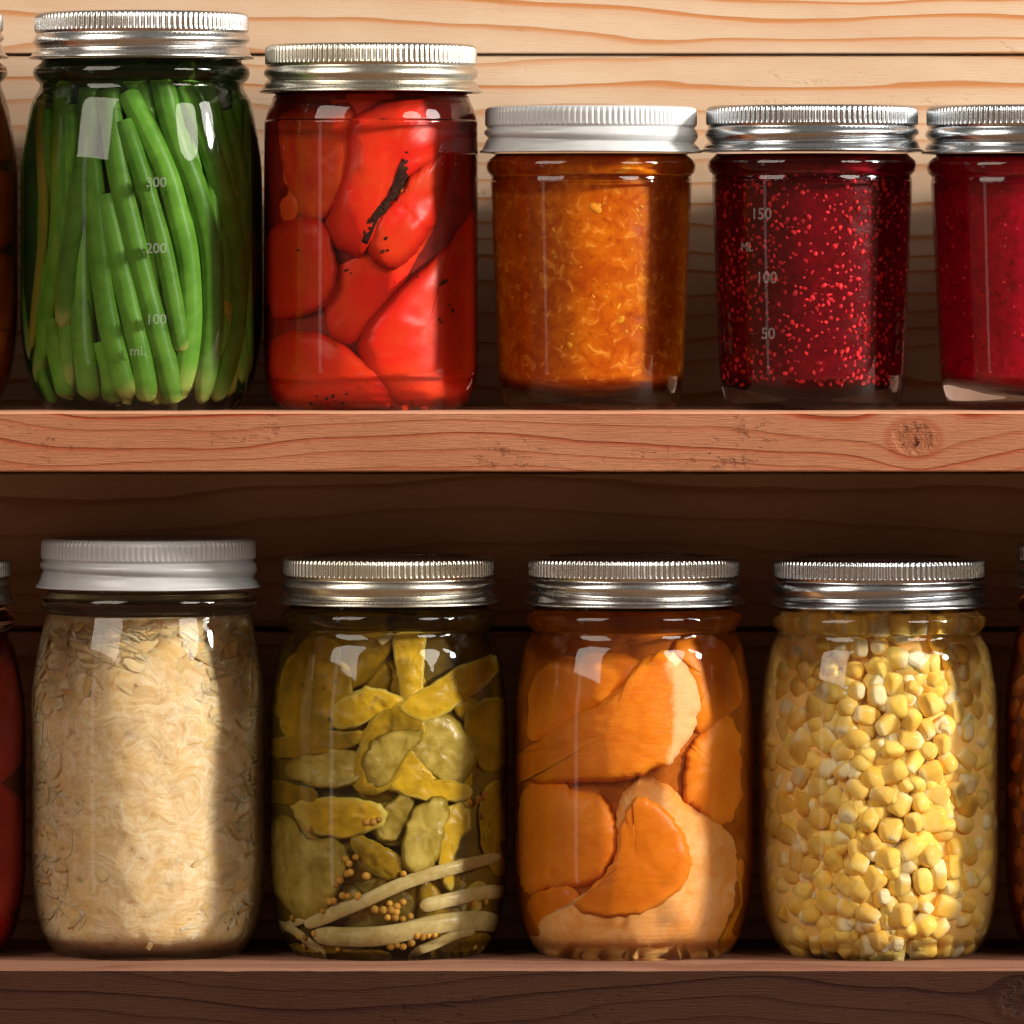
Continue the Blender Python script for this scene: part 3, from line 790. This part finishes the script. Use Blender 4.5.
PK([(350, 500), (380, 494), (430, 553), (492, 568), (482, 597), (400, 597), (330, 572)], pky, 7, 9)
PK([(55, 470), (140, 452), (235, 448), (232, 476), (120, 502), (62, 492)], pk, 5, 9)
PK([(110, 515), (200, 488), (264, 510), (250, 552), (190, 572), (120, 555)], pkf, 4, 10, 20, dish=5)
PK([(50, 558), (140, 578), (145, 606), (62, 606)], pk, 5, 8)
PK([(120, 612), (220, 603), (292, 618), (304, 650), (240, 682), (160, 675)], pky, 4, 12)
PK([(296, 650), (350, 596), (374, 620), (345, 685), (308, 692)], pkf, 9, 8)
PK([(52, 690), (95, 652), (140, 700), (192, 703), (218, 742), (190, 822), (140, 868), (85, 825), (50, 750)], pkf, 3, 9, 16)
PK([(380, 640), (442, 608), (455, 640), (435, 730), (402, 764), (360, 742)], pkf, 3, 9)
PK([(448, 645), (490, 622), (504, 660), (476, 720), (466, 795), (444, 765)], pky, 7, 8)
PK([(245, 690), (300, 708), (348, 740), (330, 784), (268, 755)], pk, 8, 9)
PK([(510, 400), (580, 375), (600, 440), (592, 510), (540, 525), (505, 460)], pk, 9, 14, 30)
PK([(535, 600), (600, 570), (600, 770), (545, 745)], pk, 9, 13, 30)
PK([(425, 905), (520, 895), (545, 950), (440, 975)], pk, 8, 12)
PK([(75, 930), (200, 936), (310, 955), (200, 978), (90, 968)], pk, 8, 12)
PK([(40, 300), (85, 350), (80, 430), (42, 440)], pk, 12, 10)
PK([(140, 680), (240, 680), (280, 780), (200, 800)], pk, 24, 12)
PK([(380, 760), (520, 740), (590, 800), (480, 850), (380, 830)], pk, 22, 12)
PK([(480, 560), (580, 540), (590, 620), (490, 640)], pk, 30, 12)
PK([(200, 800), (330, 790), (420, 830), (300, 900), (180, 880)], pkf, 26, 12)
PK([(440, 230), (540, 240), (560, 290), (450, 310)], pk, 34, 10)
for i in range(30):
    x, y = random.uniform(275, 500), random.uniform(625, 935); w, h = random.uniform(16, 34), random.uniform(11, 22); an = random.uniform(0, 3.1)
    ol = [(x + w * math.cos(k * 1.047) * math.cos(an) - h * math.sin(k * 1.047) * math.sin(an), y + w * math.cos(k * 1.047) * math.sin(an) + h * math.sin(k * 1.047) * math.cos(an)) for k in range(6)]
    pillow(J, 'pickle_slice', ol, random.choice((pk, pkf, pk)), rec=random.uniform(16, 24), edge=9, thick=16, rough=3, fs=0.05)
on = food('onion_flesh', (0.58, 0.44, 0.20), (0.44, 0.31, 0.11), sc=0.06, rough=0.22, sss=0.3, rad=(8, 7, 4), bump=0.4, bsc=0.12)
def ON(pts, r, rec): tube(J, 'onion_strip', [(250 + x / 2.326, 540 + y / 2.326) for x, y in pts], r, on, rec, 0.4, 10, 0.4, 0.4, 7)
ON([(130, 890), (190, 868), (260, 840), (330, 808), (400, 782), (480, 760), (572, 735)], 6.5, 2.0)
ON([(150, 912), (230, 918), (320, 914), (420, 892), (510, 880), (592, 884)], 9.5, 2.5)
ON([(370, 955), (430, 935), (480, 912), (520, 902)], 5, 1.5)
ON([(395, 850), (470, 832), (530, 818), (592, 812)], 7, 7)
ON([(60, 880), (100, 895), (150, 935), (190, 955)], 5, 4)
ON([(55, 905), (120, 880), (210, 850), (290, 835)], 4, 6)
ON([(300, 245), (322, 228), (332, 215)], 4, 4)
ms = food('mustard_seed', (0.62, 0.33, 0.06), (0.50, 0.22, 0.03), sc=0.1, rough=0.35, rnd=0.3, bump=0.1)
v, f = blob_data(4.1, 3.9, 4.1, 12, 9)
seed_xy = [(225, 775), (200, 800), (215, 825), (245, 737), (230, 752), (195, 837), (208, 790), (233, 772), (290, 857), (310, 858), (325, 843), (342, 850), (356, 840), (338, 875), (356, 878), (373, 872), (328, 858),
           (327, 940), (342, 937), (356, 940), (376, 932), (357, 775), (270, 780), (115, 915), (130, 918), (150, 910), (103, 875), (520, 843), (545, 838), (510, 610), (530, 602), (543, 594), (300, 650), (286, 655), (270, 655),
           (520, 938), (535, 940), (138, 672), (388, 915), (402, 918), (430, 914), (170, 860), (340, 862), (228, 826), (250, 826), (222, 742), (540, 640), (185, 838), (415, 915), (128, 935), (205, 945), (320, 875)]
for (sx, sy) in seed_xy:
    p = J.local(250 + sx / 2.326, 540 + sy / 2.326, 3.8)
    if 'ms_me' not in globals():
        ms_o = mesh_obj('mustard_seed', v, f, ms, J.root); ms_me = ms_o.data
    else:
        ms_o = bpy.data.objects.new('mustard_seed', ms_me); col.objects.link(ms_o); ms_o.parent = J.root
    ms_o.location = [c * U for c in p]; k = random.uniform(0.75, 1.0); ms_o.scale = (k, k, k * random.uniform(0.9, 1.1))
core(J, 'brine', food('pickle_brine', (0.14, 0.080, 0.007), (0.07, 0.040, 0.005), sc=0.03), 3, 608, 13, front=30)

# ------------------------------------------------------------------ 8 sweet potato
J = Jar('sweet_potato_jar', 'jar of large orange sweet potato chunks in syrup, silver lid, lower shelf', 633.5, 556, 604, 953, mason(604, 953, 120.5), M_glass_warm, M_steel, M_disc, 106, rot=1.7)
sp = food('sweet_potato', (0.90, 0.28, 0.014), (0.84, 0.215, 0.008), edge=(0.74, 0.16, 0.008), e0=0.7, e1=1.1, sc=0.03, rough=0.3, sss=0.3, rad=(12, 5, 1.5), bump=0.25, bsc=0.08, fibre=(0.92, 0.44, 0.10))
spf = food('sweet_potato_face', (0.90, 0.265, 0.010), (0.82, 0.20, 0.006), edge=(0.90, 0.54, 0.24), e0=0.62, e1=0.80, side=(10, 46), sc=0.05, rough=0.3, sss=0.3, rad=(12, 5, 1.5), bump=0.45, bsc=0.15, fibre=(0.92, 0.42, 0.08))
spp = food('sweet_potato_pale', (0.90, 0.48, 0.18), (0.86, 0.36, 0.08), edge=(0.80, 0.27, 0.04), e0=0.8, e1=1.1, sc=0.05, rough=0.3, sss=0.3, rad=(12, 6, 2), bump=0.45, bsc=0.12, fibre=(0.80, 0.28, 0.04))
spd = food('sweet_potato_deep', (0.72, 0.19, 0.006), (0.62, 0.145, 0.004), edge=(0.80, 0.24, 0.02), e0=0.75, e1=1.05, sc=0.03, rough=0.3, sss=0.3, rad=(12, 5, 1.5), bump=0.15, fibre=(0.80, 0.30, 0.03))
S = (500, 540, 2.326)
def SP(o, m, rec, e=18, t=50, **k): return pillow(J, 'sweet_potato_chunk', o, m, rec=rec, edge=e, thick=t, rough=2.2, fs=0.045, scale=S, ragged=3.2, **{'grow': 1.06, **k})
SP([(25, 360), (90, 295), (180, 272), (280, 272), (335, 308), (250, 385), (150, 440), (60, 490), (22, 430)], sp, 10, 20)
SP([(60, 490), (150, 432), (262, 362), (330, 292), (382, 272), (435, 320), (455, 390), (425, 462), (372, 520), (280, 552), (180, 556), (90, 558), (30, 570), (28, 510)], spf, 3, 11, 30, power=5)
SP([(400, 250), (460, 213), (540, 235), (592, 320), (590, 390), (500, 425), (452, 448), (448, 370), (425, 300)], sp, 9, 20)
SP([(448, 462), (520, 403), (600, 395), (602, 560), (585, 650), (500, 665), (450, 618), (424, 600), (432, 500)], sp, 12, 14, 40)
SP([(150, 262), (250, 212), (425, 202), (385, 240), (310, 290), (200, 275)], sp, 26, 14)
SP([(30, 590), (110, 563), (180, 578), (240, 600), (272, 660), (262, 740), (212, 795), (130, 805), (50, 825), (25, 720)], sp, 5, 20)
SP([(275, 640), (295, 590), (335, 563), (385, 580), (435, 632), (512, 668), (552, 740), (552, 840), (515, 932), (450, 966), (300, 972), (150, 970), (75, 945), (62, 890), (160, 840), (225, 800), (268, 740)], spp, 8, 15, 50)
SP([(285, 660), (312, 612), (350, 610), (405, 660), (434, 720), (424, 790), (355, 852), (262, 868), (185, 845), (222, 802), (268, 745)], spd, 5.0, 3.0, 14, power=6)
SP([(540, 710), (600, 690), (598, 850), (530, 955), (480, 965), (545, 850)], sp, 11, 14)
SP([(48, 840), (140, 800), (195, 830), (165, 880), (80, 915)], spd, 10, 12)
SP([(300, 540), (460, 520), (500, 620), (440, 680), (300, 620)], spd, 30, 12)
SP([(180, 560), (330, 540), (320, 660), (240, 680)], spd, 40, 12)
core(J, 'syrup', food('sweet_potato_syrup', (0.50, 0.13, 0.008), (0.30, 0.065, 0.004), sc=0.03), 3, 609, 13, front=26)

# ------------------------------------------------------------------ 9 sweetcorn, 10 orange kernels
def kernel(w, d, L, tip, sq):
    v, f = blob_data(w, d, L, 14, 10, sq)
    out, e = [], []
    for x, y, z in v:
        t = (z / L + 1) / 2
        k = tip + (1 - tip) * min(1, t * 1.25)
        dent = 1.6 * max(0, 1 - (x * x / (w * w) + y * y / (d * d)) * 1.6) if z > L * .5 else 0
        zz = max(z, -L * 0.80)
        out.append((x * k, y * k, zz - dent)); e.append(max(0, 1 - t * 1.9))
    return out, f, e
tmk = [kernel(13.0, 9.8, 13.8, 0.70, 0.6), kernel(11.8, 10.4, 14.8, 0.66, 0.8), kernel(13.8, 9.8, 12.4, 0.7, 0.75), kernel(11.4, 11.2, 12.8, 0.8, 0.9), kernel(12.6, 9.4, 15.4, 0.66, 0.6)]
def kernels(jar, px0, px1, py0, py1, name, m1, m2, sp_, extra):
    it = []
    pts = []
    tries = 0
    while tries < 9000:
        tries += 1
        a = random.uniform(-1.5, 1.5); py = random.uniform(py0, py1)
        z = jar.base - py; R = jar.rad(z) - 13.0
        if any(abs(py - q[1]) < sp_ and ((R * (a - q[0])) ** 2 + (py - q[1]) ** 2) < sp_ * sp_ for q in pts): continue
        px = jar.cx + R * math.sin(a)
        if not px0 < px < px1: continue
        pts.append((a, py))
        rr = R - abs(random.gauss(0, 1.5))
        it.append(((rr * math.sin(a), -rr * math.cos(a), z), (random.uniform(0, 6.3), random.gauss(0, 1.4), random.uniform(0, 6.3)), random.uniform(0.78, 1.10), random.randrange(5)))
    for i in range(extra):
        a = random.uniform(-1.5, 1.5); py = random.uniform(py0, py1); z = jar.base - py; R = jar.rad(z) - random.uniform(19, 26)
        it.append(((R * math.sin(a), -R * math.cos(a), z), [random.uniform(0, 6.3) for _ in range(3)], random.uniform(0.9, 1.1), random.randrange(5)))
    it.sort(key=lambda q: abs(q[0][0]) + (400 if q[0][1] > -40 else 0) + random.uniform(0, 60) + (500 if math.hypot(q[0][0], q[0][1]) < jar.rad(max(20, q[0][2])) - 15 else 0))
    scatter(jar, name, name + 's', tmk, it, m1, m2)
J = Jar('sweetcorn_jar', 'tall jar of pale yellow sweetcorn kernels under a silver lid, lower shelf', 879, 557, 606, 953, mason(606, 953, 121), M_glass_warm, M_steel_cool, M_disc, 106.5, rot=0.1)
co = food('corn_kernel', (0.96, 0.68, 0.21), (0.95, 0.58, 0.09), edge=(0.96, 0.80, 0.48), e0=0.35, e1=0.85, sc=0.05, rough=0.25, sss=0.35, rad=(7, 5, 2), rnd=0.10, bump=0.1)
com = food('corn_kernel_mass', (0.96, 0.68, 0.21), (0.94, 0.57, 0.09), edge=(0.96, 0.80, 0.48), e0=0.35, e1=0.85, sc=0.05, rough=0.25, sss=0.3, rad=(7, 5, 2), rnd=0.14, bump=0.1, island=True)
kernels(J, 750, 1010, 612, 942, 'corn_kernel', co, com, 17.2, 420)
core(J, 'corn_liquor', food('corn_liquor', (0.92, 0.62, 0.22), (0.86, 0.52, 0.13), sc=0.03, rough=0.4), 8, 610, 12, front=18)

J = Jar('orange_kernel_jar', 'jar of orange red kernels cut off by the right edge of the lower shelf', 1126, 541, 587, 953, mason(590, 953, 121), M_glass_red, M_steel_warm, M_disc, 109)
ok = food('orange_kernel', (0.62, 0.13, 0.008), (0.50, 0.085, 0.006), edge=(0.70, 0.22, 0.03), e0=0.3, e1=0.9, sc=0.05, rough=0.3, rnd=0.15)
okm = food('orange_kernel_mass', (0.55, 0.11, 0.008), (0.42, 0.07, 0.005), edge=(0.6, 0.18, 0.02), e0=0.3, e1=0.9, sc=0.05, rough=0.3, rnd=0.2, island=True)
kernels(J, 1000, 1250, 610, 942, 'orange_kernel', ok, okm, 20, 60)
core(J, 'red_liquor', food('red_liquor', (0.25, 0.03, 0.006), (0.18, 0.02, 0.004), sc=0.03, rough=0.4), 12, 600, 12)

# ------------------------------------------------------------------ 11 lower left red jar
J = Jar('red_beet_jar', 'jar of smooth red preserve cut off by the left edge of the lower shelf', -92, 558, 603, 953, mason(606, 953, 118, 101), M_glass_red, M_steel_warm, M_disc, 103)
rb = food('red_slice', (0.50, 0.020, 0.018), (0.36, 0.012, 0.012), sc=0.015, rough=0.3, sss=0.3, rad=(10, 2, 2), bump=0.12)
for (x, y, s, h) in ((-20, 720, 44, 70), (-12, 850, 40, 70), (-70, 690, 60, 60), (-80, 830, 70, 80), (-40, 920, 50, 30)):
    pillow(J, 'red_slice', [(x + s * math.cos(k * .785), y + h * math.sin(k * .785)) for k in range(8)], rb, rec=random.uniform(2, 6), edge=12, thick=30, rough=2)
core(J, 'red_syrup', food('red_syrup', (0.16, 0.008, 0.006), (0.10, 0.005, 0.004), sc=0.03), 12, 625, 14)

# unseen jars added past the right edge for the shadows they cast
def copy_tree(o, parent=None):
    c = o.copy(); col.objects.link(c)
    if parent: c.parent = parent
    for ch in list(o.children): copy_tree(ch, c)
    return c
for o in list(col.objects):
    if o.parent is None and o.get('label', '').startswith('deep red jam'):
        c = copy_tree(o); c.location.x += 222 * U; c['label'] = 'deep red jam jar added unseen beyond the upper row for its shadow'
    elif o.parent is None and o.name == 'orange_kernel_jar':
        c = copy_tree(o); c.location.x += 248 * U; c['label'] = 'jar of orange red kernels added unseen beyond the lower row for its shadow'

# ------------------------------------------------------------------ light
def aim(o, target):
    d = Vector(target) - o.location
    o.rotation_euler = d.to_track_quat('-Z', 'Y').to_euler()
def area(name, loc, target, sx, sy, power, colr):
    L = bpy.data.lights.new(name, 'AREA'); L.shape = 'RECTANGLE'; L.size = sx; L.size_y = sy; L.energy = power; L.color = colr
    o = bpy.data.objects.new(name, L); col.objects.link(o); o.location = loc; aim(o, target); return o
# low key light from the right, just in front of the shelf
az, el, dist = R_(75), R_(19), 3.0
L = bpy.data.lights.new('key_light', 'SPOT'); L.energy = 850; L.color = (1.0, 0.95, 0.88); L.shadow_soft_size = 0.15; L.spot_size = R_(22); L.spot_blend = 0.3
ko = bpy.data.objects.new('key_light', L); col.objects.link(ko)
tgt = Vector((0, -0.04, -0.08))
ko.location = tgt + Vector((math.sin(az) * math.cos(el), -math.cos(az) * math.cos(el), math.sin(el))) * dist
aim(ko, tgt)
# broad glow of the same window, softer and a little higher
rw = area('right_window', (1.22, -0.33, 0.60), (0.0, 0.0, -0.02), 0.42, 0.42, 9.0, (1.0, 0.95, 0.88)); rw.data.shape = 'DISK'
# soft window at the left front, and the tall pane below it
area('left_window', (-1.02, -0.90, 0.72), (0, 0, -0.05), 0.85, 0.90, 20.0, (1.0, 0.90, 0.78))
area('front_fill', (0.95, -0.90, 0.55), (0, 0, -0.08), 0.55, 0.55, 12.0, (1.0, 0.92, 0.80)).data.shape = 'DISK'  # added fill lamp at the front right, brightens the jar contents
area('left_pane', (-1.25, -0.85, -0.05), (0, 0, -0.10), 0.10, 1.0, 0.45, (1.0, 0.95, 0.9))

wd = bpy.data.worlds.new('World'); scene.world = wd; wd.use_nodes = True
nt = wd.node_tree; nt.nodes.clear()
tc = nt.nodes.new('ShaderNodeTexCoord'); sp_ = nt.nodes.new('ShaderNodeSeparateXYZ'); nt.links.new(tc.outputs['Generated'], sp_.inputs[0])
mr = nt.nodes.new('ShaderNodeMapRange'); nt.links.new(sp_.outputs[2], mr.inputs[0]); mr.inputs[1].default_value = -1; mr.inputs[2].default_value = 1
rp = nt.nodes.new('ShaderNodeValToRGB'); nt.links.new(mr.outputs[0], rp.inputs[0])
cr = rp.color_ramp
cr.elements[0].position = 0.0; cr.elements[0].color = (0.34, 0.16, 0.07, 1)
cr.elements[1].position = 1.0; cr.elements[1].color = (0.30, 0.26, 0.22, 1)
e = cr.elements.new(0.48); e.color = (0.42, 0.24, 0.14, 1)
e = cr.elements.new(0.56); e.color = (0.09, 0.065, 0.05, 1)
e = cr.elements.new(0.72); e.color = (0.16, 0.15, 0.14, 1)
bg = nt.nodes.new('ShaderNodeBackground'); nt.links.new(rp.outputs[0], bg.inputs[0]); bg.inputs[1].default_value = 0.8
wo = nt.nodes.new('ShaderNodeOutputWorld'); nt.links.new(bg.outputs[0], wo.inputs[0])

# ------------------------------------------------------------------ camera
cam = bpy.data.cameras.new('camera'); co_ = bpy.data.objects.new('camera', cam); col.objects.link(co_)
co_.location = (0, -D * U, 0); co_.rotation_euler = (R_(90), 0, 0)
cam.sensor_width = 36; cam.lens = D / 1024 * 36
cam.shift_y = -(512 - HZ) / 1024
cam.clip_start = 0.05; cam.clip_end = 50
scene.camera = co_
scene.view_settings.view_transform = 'Standard'; scene.view_settings.look = 'None'; scene.view_settings.exposure = 0
cy = scene.cycles
cy.use_denoising = True
cy.max_bounces = 14; cy.diffuse_bounces = 5; cy.glossy_bounces = 4; cy.transmission_bounces = 10; cy.transparent_max_bounces = 24
cy.caustics_reflective = False; cy.caustics_refractive = True
cy.sample_clamp_indirect = 4.0

# let the lamps shine through the curved glass on to what the jars hold
for o in col.objects:
    if o.type == 'LIGHT':
        o.data.cycles.is_caustics_light = True
    elif o.type == 'MESH':
        if o.name.startswith('glass_body'):
            o.cycles.is_caustics_caster = True
        elif o.parent is not None and ('jar' in o.parent.name or 'glass_body' in o.parent.name) and not o.name.startswith('lid'):
            o.cycles.is_caustics_receiver = True
